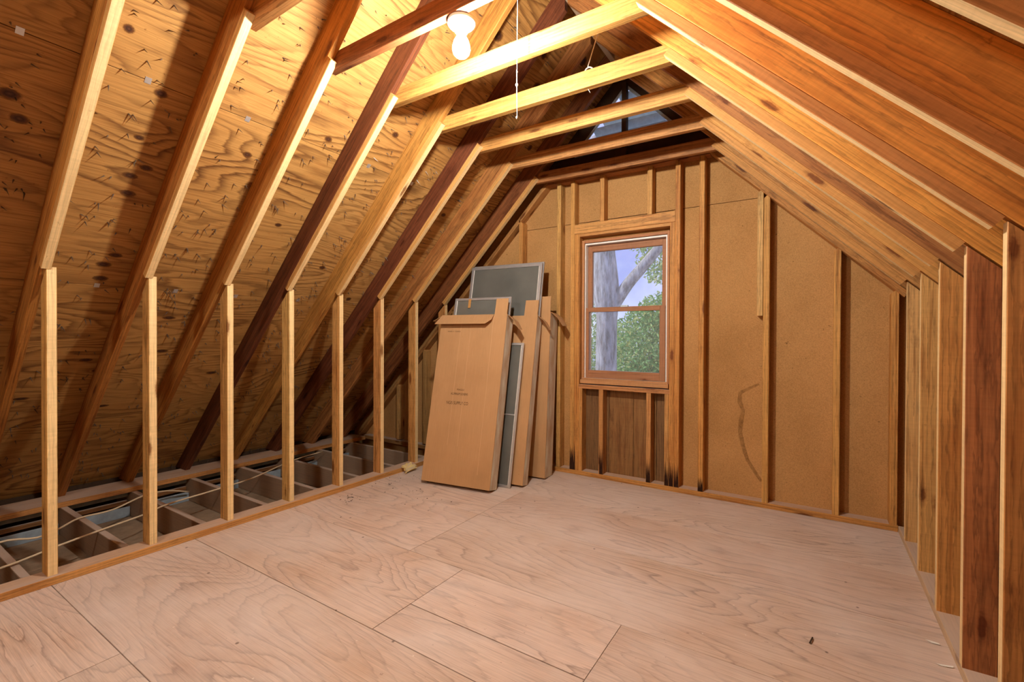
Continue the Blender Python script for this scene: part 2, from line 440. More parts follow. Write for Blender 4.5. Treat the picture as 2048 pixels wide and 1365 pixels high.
# ------------------------------------------------------------------ the setting: floor
floor = tag(empty('floor'), 'worn pinkish plywood attic floor with joists showing at the eaves', kind='structure')
rows = [(-2.35, -1.17, [-3.13, -1.2, .56]), (-1.166, .05, [-3.13, -.66, .56]), (.053, .66, [-3.13, -2.17, -.66, .56]), (.663, 1.273, [-3.13, -.66, .56]),
        (1.277, 1.858, [-3.13, -1.5]), (1.862, 2.50, [-3.13, -1.88, .56]), (2.503, 3.045, [-3.13, -1.88, .56]), (3.048, 3.79, [-3.13, .56])]
tints = [(255, 250, 246), (246, 240, 236), (255, 255, 255), (250, 242, 236), (255, 248, 244), (244, 238, 232)]
def floor_panel(x0, x1, y0, y1, i):
    dz = random.uniform(-.0012, .0)
    box('floor_panel', (x0 + .0015, y0, -.019 + dz), (x1 - .0015, y1, dz), M['floor'], floor, tints[i % 6], ch=.001)
k = 0
for y0, y1, xs in rows:
    for a, b in zip(xs[:-1], xs[1:]):
        floor_panel(a, b, y0, y1, k); k += 1
for a, b, y0, y1 in [(-1.5, -.66, 1.277, 1.488), (-1.5, -.66, 1.492, 1.858), (-.66, .56, 1.277, 1.858)]:
    floor_panel(a, b, y0, y1, k); k += 1
# ceiling joists seen in the eaves, drywall under them
for i in range(-7, 8):
    y = YL + i * S - .045
    board('joist', (-4.74, y + .019, -.117), (-3.02, y + .019, -.117), .038, .19, (0, 0, 1), M['wood_dusty'], floor, (150, 112, 80))
    y2 = YR + (i - 3) * S + .04
    board('joist', (.42, y2 + .019, -.117), (1.93, y2 + .019, -.117), .038, .19, (0, 0, 1), M['wood_dusty'], floor, (176, 134, 96))
for a, b in [(-4.775, -3.9), (-3.897, -2.7), (-2.697, .3), (.303, 1.98)]:
    box('drywall_panel', (a, Y_REAR, -.228), (b, Y_FRONT, -.214), M['drywall'], floor)
box('eave_plate', (-4.69, Y_REAR, -.021), (-4.43, 3.66, .017), M['wood'], floor, (206, 146, 92))
box('eave_plate', (1.67, Y_REAR, -.021), (1.94, 3.66, .017), M['wood'], floor, (190, 136, 86))
box('eave_board', (-4.80, Y_REAR, -.23), (-4.775, Y_FRONT, .045), M['dark'], floor)
box('eave_board', (1.955, Y_REAR, -.21), (1.97, Y_FRONT, .23), M['dark'], floor)
for i in range(-2, 7):                       # pale soffit strips between the joists
    y0 = YL + i * S - .003; y1 = YL + (i + 1) * S - .049
    box('soffit_strip', (-4.50, y0, -.066), (-4.494, y1, -.022), M['greyblue'], floor)
    box('soffit_strip', (-4.46, y0, -.213), (-4.452, y1, -.135), M['greyblue'], floor)
    box('soffit_lath', (-4.53, y0, -.13), (-4.50, y1, -.10), M['wood'], floor, (140, 96, 62))

# ------------------------------------------------------------------ the setting: roof (ceiling)
ceil = tag(empty('ceiling'), 'bare rafters and plywood roof deck of a steep attic roof', kind='structure')
left_rafter_cols = {-1: (176, 118, 62), 0: (190, 126, 62), 1: (188, 122, 62), 2: (190, 128, 66), 3: (112, 62, 38), 4: (206, 148, 80), 5: (122, 68, 46), 6: (190, 128, 78), 7: (150, 92, 58)}
strip_cols = [(236, 196, 138), (226, 178, 118), (240, 204, 150), (232, 190, 130), (222, 170, 108)]
right_rafter_cols = {-2: (238, 160, 78), -1: (238, 160, 80), 0: (232, 154, 76), 1: (230, 160, 82), 2: (170, 112, 68), 3: (220, 158, 92), 4: (208, 150, 92)}
def strip_rand(): return random.choice(strip_cols)
for i in range(-6, 8):
    y = YL + i * S - .02 + .019
    # left rafter
    x0 = RIDGE_X - .019
    p0 = Vector((x0, y, x0 + CLR)) + NL * .07
    p0 = p0 - TL_ * 0
    xf = .018 - CLR
    p1 = Vector((xf, y, .018)) + NL * .07 + TL_ * .07
    p0 = Vector((x0, y, x0 + CLR)) + NL * .07 - TL_ * .07
    ra = board('rafter', p0, p1, .038, .14, NL, M['wood'], ceil, left_rafter_cols.get(i, (184, 122, 62)), cut0=(0, -1), cut1=(0, 1))
    off = (CLR - CLS) * q
    s0 = Vector((-2.005, y, -2.005 + CLS)) + NL * off / 2
    s1 = Vector((XL + .004, y, XL + .004 + CLS)) + NL * off / 2
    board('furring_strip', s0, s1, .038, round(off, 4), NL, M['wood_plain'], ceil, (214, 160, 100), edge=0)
for j in range(-9, 5):
    y = YR + j * S + .019
    x0 = RIDGE_X + .019
    p0 = Vector((x0, y, CRR - x0)) + NR * .07 - TR_ * .07
    xf = CRR - .018
    p1 = Vector((xf, y, .018)) + NR * .07 + TR_ * .07
    board('rafter', p0, p1, .038, .14, NR, M['wood'], ceil, right_rafter_cols.get(j, (186, 124, 64)), cut0=(0, -1), cut1=(0, 1))
    off = (CRR - CRS) * q
    s0 = Vector((-.60, y, CRS + .60)) + NR * off / 2
    s1 = Vector((XR - .030, y, CRS - XR + .030)) + NR * off / 2
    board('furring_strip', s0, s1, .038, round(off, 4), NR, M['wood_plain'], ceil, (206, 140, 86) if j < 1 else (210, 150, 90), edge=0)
tie_cols = {1: (196, 136, 84), 2: (150, 92, 58), 3: (204, 152, 88), 4: (208, 156, 90), 5: (214, 160, 98), 6: (206, 148, 96), 7: (186, 128, 84)}
TIES = {}
for i in range(-6, 8):
    yl = YL + i * S - .02 + .038 + .019
    yr = YR + (i - 3) * S + .038 + .019
    TIES[i] = board('collar_tie', (-2.07, yl, 2.530 + .0445), (-.53, yr, 2.496 + .0445), .038, .089, (0, 0, 1), M['wood'], ceil, tie_cols.get(i, (204, 146, 88)))
board('ridge_board', (RIDGE_X, Y_REAR, 3.42), (RIDGE_X, 3.66, 3.42), .038, .184, (0, 0, 1), M['wood_dusty'], ceil, (170, 140, 112))
# roof deck: plywood sheets with staggered joints
knot_me = None
def knot(parent, x, z, y, rx, ry):
    """dark knot lying on the room face of a left-slope sheet (rx along the ridge, ry up the slope)"""
    global knot_me
    if knot_me is None:
        knot_me = bpy.data.meshes.new('knot'); n = 20
        knot_me.from_pydata([(math.cos(2 * math.pi * a / n), math.sin(2 * math.pi * a / n), 0) for a in range(n)], [], [tuple(range(n))])
        knot_me.materials.append(M['knot'])
    kx = (x + z - CLP) / 2; kz = kx + CLP
    ob = bpy.data.objects.new('knot', knot_me); link(ob, parent)
    X = Vector((0, 1, 0)); Z = -NL; Y = Z.cross(X)
    mm = Matrix((X * rx * 1.5, Y * ry * 1.5, Z)).transposed().to_4x4(); mm.translation = Vector((kx, y, kz)) - NL * .0006
    ob.parent = parent; ob.matrix_world = mm
    return ob

def nails(name, parent, pts, nrm, mat):
    V, Fs = [], []
    for p in pts:
        d = (nrm + Vector((random.gauss(0, .25), random.gauss(0, .35), random.gauss(0, .25)))).normalized()
        L = random.uniform(.022, .05); u = d.cross(Vector((0, 1, .3))).normalized(); v = d.cross(u); r0 = .0034
        b = len(V)
        for a in range(4): V.append(p + (u * math.cos(a * math.pi / 2) + v * math.sin(a * math.pi / 2)) * r0)
        V.append(p + d * L); Fs += [(b + a, b + (a + 1) % 4, b + 4) for a in range(4)]
    o = mesh_obj(name, V, Fs, mat, parent); o['kind'] = 'stuff'; o.matrix_parent_inverse = parent.matrix_world.inverted(); return o

def deck(side):
    sheets = []
    if side == 'L':
        xs = [-1.325, -1.632, -2.485, -3.338, -4.20, -4.80]; base = CLP; T, Nn = TL_, NL
    else:
        xs = [-1.316, -1.02, -.16, .70, 1.56, 1.98]; base = CRP; T, Nn = TR_, NR
    for a in range(len(xs) - 1):
        xa, xb = xs[a], xs[a + 1]
        za = xa + base if side == 'L' else base - xa
        ycuts = [Y_REAR, -.55, 1.885, 3.90] if a % 2 == 0 else [Y_REAR, .66, 3.10, 3.90]
        Ls = abs(xb - xa) / q
        for y0, y1 in zip(ycuts[:-1], ycuts[1:]):
            pm = Vector((xa, 0, za)) + T * (Ls / 2) + Nn * .006
            t = random.choice([(255, 255, 255), (250, 244, 236), (255, 250, 240), (240, 232, 222)])
            ob = board('sheathing_panel', Vector((pm.x, y0 + .001, pm.z)), Vector((pm.x, y1 - .001, pm.z)), round(Ls - .003, 4), .012, Nn, M['ply'], ceil, t, ch=.0008)
            sheets.append((ob, xa, xb, y0, y1))
    return sheets
LD = deck('L'); RD = deck('R')
for nm, pk, T, Nn, L in (('roofing', Vector((RIDGE_X, 0, RIDGE_X + CLP)), TL_, NL, 4.95), ('roofing', Vector((RIDGE_X, 0, CRP - RIDGE_X)), TR_, NR, 4.75)):
    pm = pk + T * (L / 2 - .03) + Nn * .022
    board(nm, Vector((pm.x, Y_REAR - .1, pm.z)), Vector((pm.x, 3.92, pm.z)), L, .018, Nn, M['shingle'], ceil, ch=.001)
def sheet_at(x, y):
    for ob, xa, xb, y0, y1 in LD:
        if xb <= x <= xa and y0 <= y <= y1: return ob
    return LD[0][0]
for x, y, z, rx, ry in [(-2.666, .466, 2.142, .034, .024), (-2.732, .505, 2.076, .03, .022), (-2.361, .751, 2.447, .02, .018), (-2.511, .917, 2.297, .028, .02),
        (-2.681, .891, 2.127, .022, .014), (-2.785, .955, 2.023, .028, .016), (-2.829, .902, 1.979, .032, .018), (-2.90, .916, 1.908, .034, .018),
        (-3.181, .951, 1.627, .03, .016), (-3.231, .914, 1.577, .034, .018), (-3.301, .92, 1.507, .034, .018), (-3.841, 1.054, .967, .03, .014), (-3.768, .979, 1.04, .032, .014)]:
    knot(sheet_at(x, y), x, z, y, rx * .8, ry * .8)
for kx, ky, a, b in [(-2.62, 1.36, .02, .014), (-2.44, 1.74, .02, .014), (-2.9, 1.70, .018, .012), (-3.5, 1.32, .03, .012), (-3.72, 1.36, .03, .012), (-3.1, 2.16, .02, .014), (-2.3, 2.14, .02, .016),
        (-2.15, 2.52, .022, .02), (-1.9, 2.95, .024, .022), (-1.75, 3.02, .03, .026), (-1.62, 2.9, .02, .02), (-2.02, 3.38, .02, .02), (-1.5, 3.3, .03, .026), (-3.9, 1.75, .03, .012), (-3.3, 2.55, .02, .014), (-1.7, 2.45, .03, .026), (-2.6, 2.95, .02, .014), (-4.0, .74, .03, .01), (-4.1, 1.15, .03, .01)]:
    knot(sheet_at(kx, ky), kx, kx + CLP, ky, a, b)
raf_y = [YL + i * S - .02 for i in range(-6, 8)]
for ob, xa, xb, y0, y1 in LD:
    area = abs(xb - xa) / q * (y1 - y0)
    pts = []
    for _ in range(int(area * 95)):
        x = random.uniform(xb, xa); y = random.uniform(y0, y1)
        if any(-.01 < y - ry < .05 for ry in raf_y): continue
        pts.append(Vector((x, y, x + CLP)))
        if random.random() < .35: pts.append(Vector((x + random.uniform(-.02, .02), y + random.uniform(-.03, .03), 0)));  pts[-1].z = pts[-1].x + CLP
    nails('nail_tips', ob, pts, -NL, M['steel'])
for ob, xa, xb, y0, y1 in RD:
    pts = []
    for _ in range(int(abs(xb - xa) / q * (y1 - y0) * 40)):
        x = random.uniform(xa, xb); y = random.uniform(y0, y1); pts.append(Vector((x, y, CRP - x)))
    nails('nail_tips', ob, pts, -NR, M['steel'])
for cx_, cy_ in [(-2.485, .462), (-2.485, .859), (-2.485, 1.292), (-2.485, 2.077), (-2.49, 2.475), (-3.338, .915), (-3.338, 1.294), (-3.342, 1.655), (-3.338, 2.113), (-1.632, 2.36), (-1.632, 2.78)]:
    c = Vector((cx_, cy_, cx_ + CLP)) - NL * .001
    board('panel_clip', c - TL_ * .014, c + TL_ * .014, .024, .002, NL, M['alu'], sheet_at(cx_ + .003, cy_), ch=.0003)

# ------------------------------------------------------------------ knee walls
wl = tag(empty('wall_left'), 'open knee wall of pale upright studs on a sole plate along the left eave', kind='structure')
stud_cols = [(236, 186, 118), (228, 180, 118), (232, 184, 122), (232, 188, 124), (226, 168, 106), (222, 160, 102), (218, 160, 100), (206, 146, 92)]
for i in range(-6, 8):
    y = YL + i * S
    zc = XL - .0445 + 4.575
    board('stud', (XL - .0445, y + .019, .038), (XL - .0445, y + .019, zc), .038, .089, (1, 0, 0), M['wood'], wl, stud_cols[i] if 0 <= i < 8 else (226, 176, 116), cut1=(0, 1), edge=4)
box('sole_plate', (XL - .089, Y_REAR, 0), (XL + .026, YG, .038), M['wood'], wl, (216, 158, 98))
wr = tag(empty('wall_right'), 'open knee wall of broad brown studs along the right eave', kind='structure')
rcols = {0: (204, 142, 86), 1: (184, 116, 74), 2: (212, 148, 86), 3: (224, 170, 108), 4: (226, 176, 120)}
for j in range(-9, 5):
    y = YR + j * S
    zc = CRR - .012 - (XR + .0445)
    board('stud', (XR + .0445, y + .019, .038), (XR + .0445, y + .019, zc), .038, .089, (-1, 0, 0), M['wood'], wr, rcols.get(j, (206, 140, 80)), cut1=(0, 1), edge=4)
box('sole_plate', (XR, Y_REAR, 0), (XR + .089, YG, .038), M['wood_dusty'], wr, (226, 190, 156))

# ------------------------------------------------------------------ gable wall
wb = tag(empty('wall_back'), 'gable wall of studs over brown fiberboard with a window opening', kind='structure')
GT = 2.552                       # underside of the top plate
def gstud(x0, z0, z1, col, wdt=.038, sl=0):
    c1 = (0, 0)
    if sl: c1 = (sl, 0)
    return board('stud', (x0 + wdt / 2, (YG + YGB) / 2, z0), (x0 + wdt / 2, (YG + YGB) / 2, z1), wdt, .089, (0, 1, 0), M['wood'], wb, col, cut1=c1)
SLB_L, SLB_R = 4.572, 1.905
gc = (218, 158, 96)
for x in (-2.32, -2.726, -3.13, -3.54, -3.94):
    gstud(x, .038, x + .019 + SLB_L, gc if x > -2.5 else (208, 160, 106), sl=-1)
gstud(-1.922, .038, GT, (226, 176, 112)); gstud(-1.787, .038, GT, (222, 164, 98))
gstud(-1.519, 2.168, GT, gc); gstud(-1.118, 2.168, GT, (224, 168, 104))
gstud(-.902, .038, GT, (216, 150, 84)); gstud(-.727, .038, GT, (222, 160, 92))
gstud(-.300, .038, SLB_R + .281, (224, 168, 100), sl=1); gstud(.107, .038, SLB_R - .126, (226, 170, 104), sl=1)
gstud(.400, .038, SLB_R - .419, (222, 160, 94), sl=1)
gstud(.53, .038, SLB_R - .549, gc, sl=1)
gstud(-.340, 1.348, SLB_R + .321, (232, 186, 126), sl=1)
gstud(-1.747, .038, 2.083, (218, 154, 88), .045); gstud(-.940, .038, 2.083, (220, 156, 90))      # jack studs
gstud(-1.702, .038, .751, gc, .03); gstud(-.975, .038, .751, (224, 170, 110), .034)
gstud(-1.519, .038, .751, (210, 150, 96)); gstud(-1.118, .038, .751, (214, 156, 102))
box('header', (-1.749, YG - .004, 2.084), (-.902, YGB, 2.166), M['wood'], wb, (224, 164, 102))
box('header', (-1.745, YG + .002, 2.058), (-.938, YGB, 2.083), M['wood'], wb, (220, 160, 100))
box('rough_sill', (-1.704, YG - .002, .752), (-.936, YGB, .786), M['wood'], wb, (208, 146, 100))
box('sole_plate', (XL + .028, YG, 0), (XR - .002, YGB, .038), M['wood'], wb, (214, 154, 90))
box('sole_plate', (-4.5, YG, -.02), (XL - .091, YGB, .02), M['wood'], wb, (170, 124, 82))
box('top_plate', (-2.02, YG - .004, GT), (-.655, YGB, GT + .036), M['wood'], wb, (196, 130, 84))
box('top_board', (-2.05, YG + .006, GT + .037), (-.62, YG + .044, GT + .125), M['wood'], wb, (128, 82, 54))
def sloped_plate(side, dz, name, col, yoff=0):
    if side == 'L':
        a = Vector((-2.0, 0, -2.0 + SLB_L + dz)); b = Vector((-4.55, 0, -4.55 + SLB_L + dz)); n = NL
    else:
        a = Vector((-.67, 0, SLB_R + .67 + dz)); b = Vector((.46 if dz < .02 else 1.9, 0, SLB_R - (.46 if dz < .02 else 1.9) + dz)); n = NR
    a.y = b.y = (YG + YGB) / 2 + yoff
    board(name, a + n * .019, b + n * .019, .089, .038, n, M['wood'], wb, col)
sloped_plate('L', 0, 'sloped_plate', (200, 144, 92)); sloped_plate('R', 0, 'sloped_plate', (214, 152, 92), -.012)
sloped_plate('R', .056, 'sloped_plate', (206, 146, 88))
fb = (190, 143, 88)
def clipL(z, c=CLP - .004): return z - c
prism_y('fiberboard_panel', [(-4.772, -.21), (-1.70, -.21), (-1.70, 2.197), (2.197 - CLP + .004, 2.197), (-4.772, CLP - 4.776)], YGB, YGB + .014, M['fiber'], wb, fb)
prism_y('fiberboard_panel', [(-.936, 0), (1.9, 0), (1.9, .26), (CRP - .004 - 2.197, 2.197), (-.936, 2.197)], YGB, YGB + .014, M['fiber'], wb, fb)
prism_y('fiberboard_panel', [(2.201 - CLP + .004, 2.201), (CRP - .004 - 2.201, 2.201), (CRP - .004 - 2.62, 2.62), (2.62 - CLP + .004, 2.62)], YGB, YGB + .014, M['fiber'], wb, (186, 140, 86))
box('fiberboard_panel', (-1.699, YGB, 2.03), (-.937, YGB + .014, 2.196), M['fiber'], wb, fb)
xs = [-1.699, -1.46, -1.25, -1.06, -.937]
for a, b in zip(xs[:-1], xs[1:]):
    box('weathered_plank', (a + .001, YGB + .002, -.02), (b - .001, YGB + .016, .752), M['wood'], wb, random.choice([(146, 106, 70), (156, 114, 74), (138, 102, 70)]))
# dark boarding above the collar line, around the triangular vent
VY = 3.80
prism_y('gable_board', [(2.625 - CLP, 2.625), (-1.345, 2.625), (-1.345, 2.80), (-1.80, 2.80), (-1.345, 3.29), (-1.345, 3.47)], VY, VY + .014, M['dark'], wb)
prism_y('gable_board', [(-1.343, 2.625), (CRP - 2.625, 2.625), (-1.343, 3.47), (-1.343, 3.29), (-.865, 2.80), (-1.343, 2.80)], VY, VY + .014, M['dark'], wb)
box('vent_post', (-1.352, YG + .05, GT + .04), (-1.314, VY - .003, 3.30), M['dark'], wb)
sd = M['siding']
prism_y('siding', [(-4.82, -.3), (-1.69, -.3), (-1.69, 2.64), (2.64 - CLP, 2.64), (-4.82, CLP - 4.82)], 3.822, 3.84, sd, wb)
prism_y('siding', [(-.945, -.3), (1.95, -.3), (1.95, .21), (CRP - 2.64, 2.64), (-.945, 2.64)], 3.822, 3.84, sd, wb)
box('siding', (-1.689, 3.822, 2.02), (-.946, 3.84, 2.64), sd, wb); box('siding', (-1.689, 3.822, -.3), (-.946, 3.84, .80), sd, wb)
# rot and water marks
def ribbon(name, pts, wd, y, mat, parent):
    V, Fs = [], []
    for i, ((x, z), ww) in enumerate(zip(pts, wd)):
        a = Vector(pts[max(i - 1, 0)]); b = Vector(pts[min(i + 1, len(pts) - 1)]); t = (b - a).normalized(); n = Vector((-t.y, t.x))
        V += [(x + n.x * ww, y, z + n.y * ww), (x - n.x * ww, y, z - n.y * ww)]
        if i: Fs.append((2 * i - 2, 2 * i - 1, 2 * i + 1, 2 * i))
    return mesh_obj(name, V, Fs, mat, parent)
ribbon('water_stain', [(-.33, .86), (-.40, .82), (-.45, .79), (-.455, .72), (-.43, .66), (-.445, .58), (-.45, .50), (-.43, .40), (-.40, .30), (-.35, .22), (-.31, .16)],
       [.008, .010, .014, .016, .012, .016, .014, .014, .012, .012, .01], YGB - .0006, M['waterstain'], wb)
def rot_patch(x0, x1, z0, h, y):
    n = 8; top = [(x0 + (x1 - x0) * i / n, z0 + h * (random.uniform(.7, 1) if i % 2 else random.uniform(.15, .45))) for i in range(n + 1)]
    V = [(x, y, z) for x, z in top] + [(x, y, z0) for x, z in top]
    mesh_obj('rot_mark', V, [(i, i + 1, n + 2 + i, n + 1 + i) for i in range(n)], M['rot'], wb)
for a, b, h in [(-1.787, -1.735, .26), (-1.512, -1.482, .26), (-1.116, -1.082, .22), (-.972, -.942, .2), (-.938, -.906, .26), (-.90, -.866, .2), (-.725, -.690, .12)]:
    rot_patch(a, b, .039, h, YG - .0008)
# rear gable (behind the photographer)
prism_y('wall_rear', [(-4.78, -.21), (1.98, -.21), (1.98, .19), (RIDGE_X, 3.48), (-4.78, .03)], Y_REAR - .02, Y_REAR, M['fiber'], None, fb)
tag(bpy.data.objects['wall_rear'], 'plain fiberboard gable closing the attic behind', kind='structure')

# ------------------------------------------------------------------ window
wn = tag(empty('window_1'), 'double-hung wooden window with brown sashes in the gable wall', kind='structure')
sc = (178, 126, 98)
P = M['paint_sash']
box('jamb', (-1.699, 3.735, .80), (-1.678, 3.90, 2.03), P, wn, (206, 146, 104)); box('jamb', (-.968, 3.722, .79), (-.950, 3.90, 2.03), P, wn, (196, 136, 98))
box('head_jamb', (-1.678, 3.735, 2.008), (-.968, 3.90, 2.03), P, wn, (190, 130, 96))
box('head_stop', (-1.676, 3.752, 1.992), (-.97, 3.772, 2.006), M['white'], wn)
box('side_track', (-1.677, 3.748, .84), (-1.668, 3.83, 2.0), M['white'], wn); box('side_track', (-.985, 3.752, .84), (-.975, 3.83, 2.0), M['white'], wn)
box('side_track', (-1.690, 3.742, 1.43), (-1.678, 3.76, 1.99), M['galv'], wn)
box('window_sill', (-1.697, 3.705, .795), (-.952, 3.90, .828), P, wn, (206, 152, 110))
box('sill_nose', (-1.69, 3.712, .828), (-.958, 3.755, .842), P, wn, (200, 146, 106))
def sash(x0, x1, z0, z1, gx0, gx1, gz0, gz1, y):
    e = bpy.data.objects.new('sash', None); link(e, wn); e.location = (x0, y, z0); e.empty_display_size = .05
    bpy.context.view_layer.update()
    def b(n, lo, hi, m, c=None):
        o = box(n, lo, hi, m, None, c); mw = o.matrix_world.copy(); o.parent = e; o.matrix_parent_inverse = Matrix.Translation((-x0, -y, -z0)); o.matrix_world = mw
    b('stile', (x0, y, z0), (gx0, y + .034, z1), P, sc); b('stile', (gx1, y, z0), (x1, y + .034, z1), P, sc)
    b('rail', (gx0, y, z0), (gx1, y + .034, gz0), P, sc); b('rail', (gx0, y, gz1), (gx1, y + .034, z1), P, sc)
    b('pane', (gx0 - .004, y + .016, gz0 - .004), (gx1 + .004, y + .019, gz1 + .004), M['glass'])
sash(-1.668, -.988, 1.425, 1.990, -1.628, -1.026, 1.452, 1.936, 3.796)
sash(-1.686, -.990, .842, 1.446, -1.643, -1.035, .908, 1.411, 3.757)
box('sash_lock', (-1.36, 3.765, 1.447), (-1.30, 3.79, 1.462), M['galv'], wn)

# ------------------------------------------------------------------ gable vent
gv = tag(empty('gable_vent', (-1.333, VY, 2.80)), 'triangular galvanised louvre vent high in the gable', 'vent')
def vpart(o):
    mw = o.matrix_world.copy(); o.parent = gv; bpy.context.view_layer.update(); o.matrix_world = mw; return o
A, B_, C_ = Vector((-1.80, VY - .006, 2.803)), Vector((-.866, VY - .006, 2.803)), Vector((-1.333, VY - .006, 3.295))
for a, b in ((A, B_), (B_, C_), (C_, A)):
    d = (b - a).normalized(); n = Vector((0, 1, 0)).cross(d)
    vpart(board('vent_frame', a, b, .012, .022, Vector((0, 0, 1)) if abs(d.z) < .1 else n, M['galv'], None))
nb = 6
for i in range(nb):
    z = 2.80 + i * .08
    half = (3.28 - z) * .467 / .492
    if half < .03: continue
    vpart(board('louver', (-1.333 - half, VY + .045, z + .03), (-1.333 + half, VY + .045, z + .03), (.096), .003, (0, .40, .92), M['galv'], None, ch=.0004))

# ------------------------------------------------------------------ cartons and screens
def carton(name, frontR, yaw, lean, wd, dp, H, label, tabw=.12, text=False, lflap=True):
    """frontR = front bottom right corner on plan; local x left->right, y back, z up"""
    e = empty(name)
    a, b = R(lean), R(yaw)
    rot = Matrix.Rotation(b, 4, 'Z') @ Matrix.Rotation(-a, 4, 'X')
    piv = rot @ Vector((wd, 0, 0))
    lift = dp * math.sin(a)
    e.matrix_world = Matrix.Translation(Vector((frontR[0], frontR[1], lift)) - piv) @ rot
    tag(e, label, 'box', 'shipping cartons leaning by the gable wall')
    t = .005
    def panel(n, pts, ext, mat=M['card']):
        """quad panel with thickness along ext"""
        V = [Vector(p) for p in pts] + [Vector(p) + Vector(ext) for p in pts]
        k = len(pts)
        Fs = [tuple(range(k - 1, -1, -1)), tuple(range(k, 2 * k))] + [(i, (i + 1) % k, k + (i + 1) % k, k + i) for i in range(k)]
        o = mesh_obj(n, V, Fs, mat, e)
        bm = bmesh.new(); bm.from_mesh(o.data); bmesh.ops.recalc_face_normals(bm, faces=bm.faces); bm.to_mesh(o.data); bm.free()
        return o
    panel('front_panel', [(0, 0, 0), (wd, 0, 0), (wd, 0, H), (0, 0, H)], (0, t, 0))
    panel('back_panel', [(0, dp - t, 0), (wd, dp - t, 0), (wd, dp - t, H), (0, dp - t, H)], (0, t, 0))
    panel('side_panel', [(0, t, 0), (0, dp - t, 0), (0, dp - t, H), (0, t, H)], (t, 0, 0))
    panel('side_panel', [(wd - t, t, 0), (wd - t, dp - t, 0), (wd - t, dp - t, H), (wd - t, t, H)], (t, 0, 0), M['card_dusty_lit'])
    panel('bottom_panel', [(t, t, 0), (wd - t, t, 0), (wd - t, dp - t, 0), (t, dp - t, 0)], (0, 0, t))
    # top flaps: a wide front flap bent down, a narrow tab left standing, end flaps hanging out
    xt = wd - tabw
    if lflap:
        fl = .105; dx = math.sin(R(30)) * fl; dz = math.cos(R(30)) * fl
        panel('front_flap', [(.004, 0, H), (xt - .004, 0, H), (xt - .008, -dx * .55, H - dz * .55), (xt - .05, -dx, H - dz), (-.03, -dx, H - dz)], (0, -.004, -.002))
    panel('standing_tab', [(xt, 0, H), (wd - .003, 0, H), (wd - .004, .004, H + .135), (xt + .002, .004, H + .135)], (0, t, 0))
    if lflap:
        panel('end_flap', [(0, .01, H), (0, dp - .01, H), (-.10, dp - .02, H - .045), (-.10, .02, H - .045)], (0, 0, -.004))
    f1 = [(wd, .008, H), (wd, dp - .006, H), (wd + .055, dp - .01, H - .04), (wd + .10, dp - .02, H - .105), (wd + .10, .03, H - .115), (wd + .055, .012, H - .045)]
    panel('end_flap', [f1[0], f1[1], f1[2], f1[5]], (.002, 0, -.004)); panel('end_flap', [f1[5], f1[2], f1[3], f1[4]], (.002, 0, -.004))
    if text:
        def line(s, x, z, size, sx):
            cu = bpy.data.curves.new('lettering', 'FONT'); cu.body = s; cu.size = size; cu.align_x = 'LEFT'
            ob = bpy.data.objects.new('lettering', cu); COL.objects.link(ob)
            bpy.context.view_layer.update()
            me = bpy.data.meshes.new_from_object(ob.evaluated_get(bpy.context.evaluated_depsgraph_get()))
            bpy.data.objects.remove(ob)
            me.materials.append(M['ink'])
            W = max(v.co.x for v in me.vertices)
            o2 = bpy.data.objects.new('lettering', me); link(o2, e)
            o2.matrix_local = Matrix.Translation((x, -.0008, z)) @ Matrix.Rotation(R(90), 4, 'X') @ Matrix.Diagonal((sx / W, 1, 1, 1))
            o2['label'] = 'black stencilled lettering reading ' + s
        line('FRAGILE', .235, .742, .022, .07); line('ALUMINUM SCREENS', .183, .706, .026, .16); line('NGIS SUPPLY CO', .150, .628, .036, .205)
        line('MODEL 8 1 GLASS 8', .078, 1.235, .014, .125)
        for x in (.205, .30, .505):
            z0 = .30 if x < .4 else .1
            o = panel('score_line', [(x, -.0004, z0), (x + .0022, -.0004, z0), (x + .0012, -.0004, H - .01), (x - .001, -.0004, H - .01)], (0, -.0004, 0), M['crease'])
    return e

def screen(name, frontR, z0, yaw, lean, wd, H, label, fr=.022, mid=None, dp=.014, latch=False):
    e = empty(name); a, b = R(lean), R(yaw)
    rot = Matrix.Rotation(b, 4, 'Z') @ Matrix.Rotation(-a, 4, 'X')
    e.matrix_world = Matrix.Translation(Vector((frontR[0], frontR[1], z0)) - rot @ Vector((wd, 0, 0))) @ rot
    tag(e, label, 'window screen', 'aluminium framed window screens')
    def b_(n, lo, hi, m):
        o = box(n, lo, hi, m); lm = o.matrix_world.copy(); o.parent = e; o.matrix_local = lm; return o
    b_('stile', (0, 0, 0), (fr, dp, H), M['alu']); b_('stile', (wd - fr, 0, 0), (wd, dp, H), M['alu'])
    b_('rail', (fr, 0, 0), (wd - fr, dp, fr), M['alu']); b_('rail', (fr, 0, H - fr), (wd - fr, dp, H), M['alu'])
    if mid: b_('rail', (fr, .002, mid), (wd - fr, dp - .002, mid + fr * .6), M['alu'])
    b_('screen_mesh', (fr - .004, dp * .5, fr - .004), (wd - fr + .004, dp * .5 + .001, H - fr + .004), M['mesh'])
    b_('spline', (fr, -.001, fr), (fr + .004, dp * .5, H - fr), M['white']); b_('spline', (wd - fr - .004, -.001, fr), (wd - fr, dp * .5, H - fr), M['white'])
    if latch:
        b_('tape_scrap', (.14, -.006, H - .09), (.165, -.002, H - .012), M['scrapwood'])
    return e

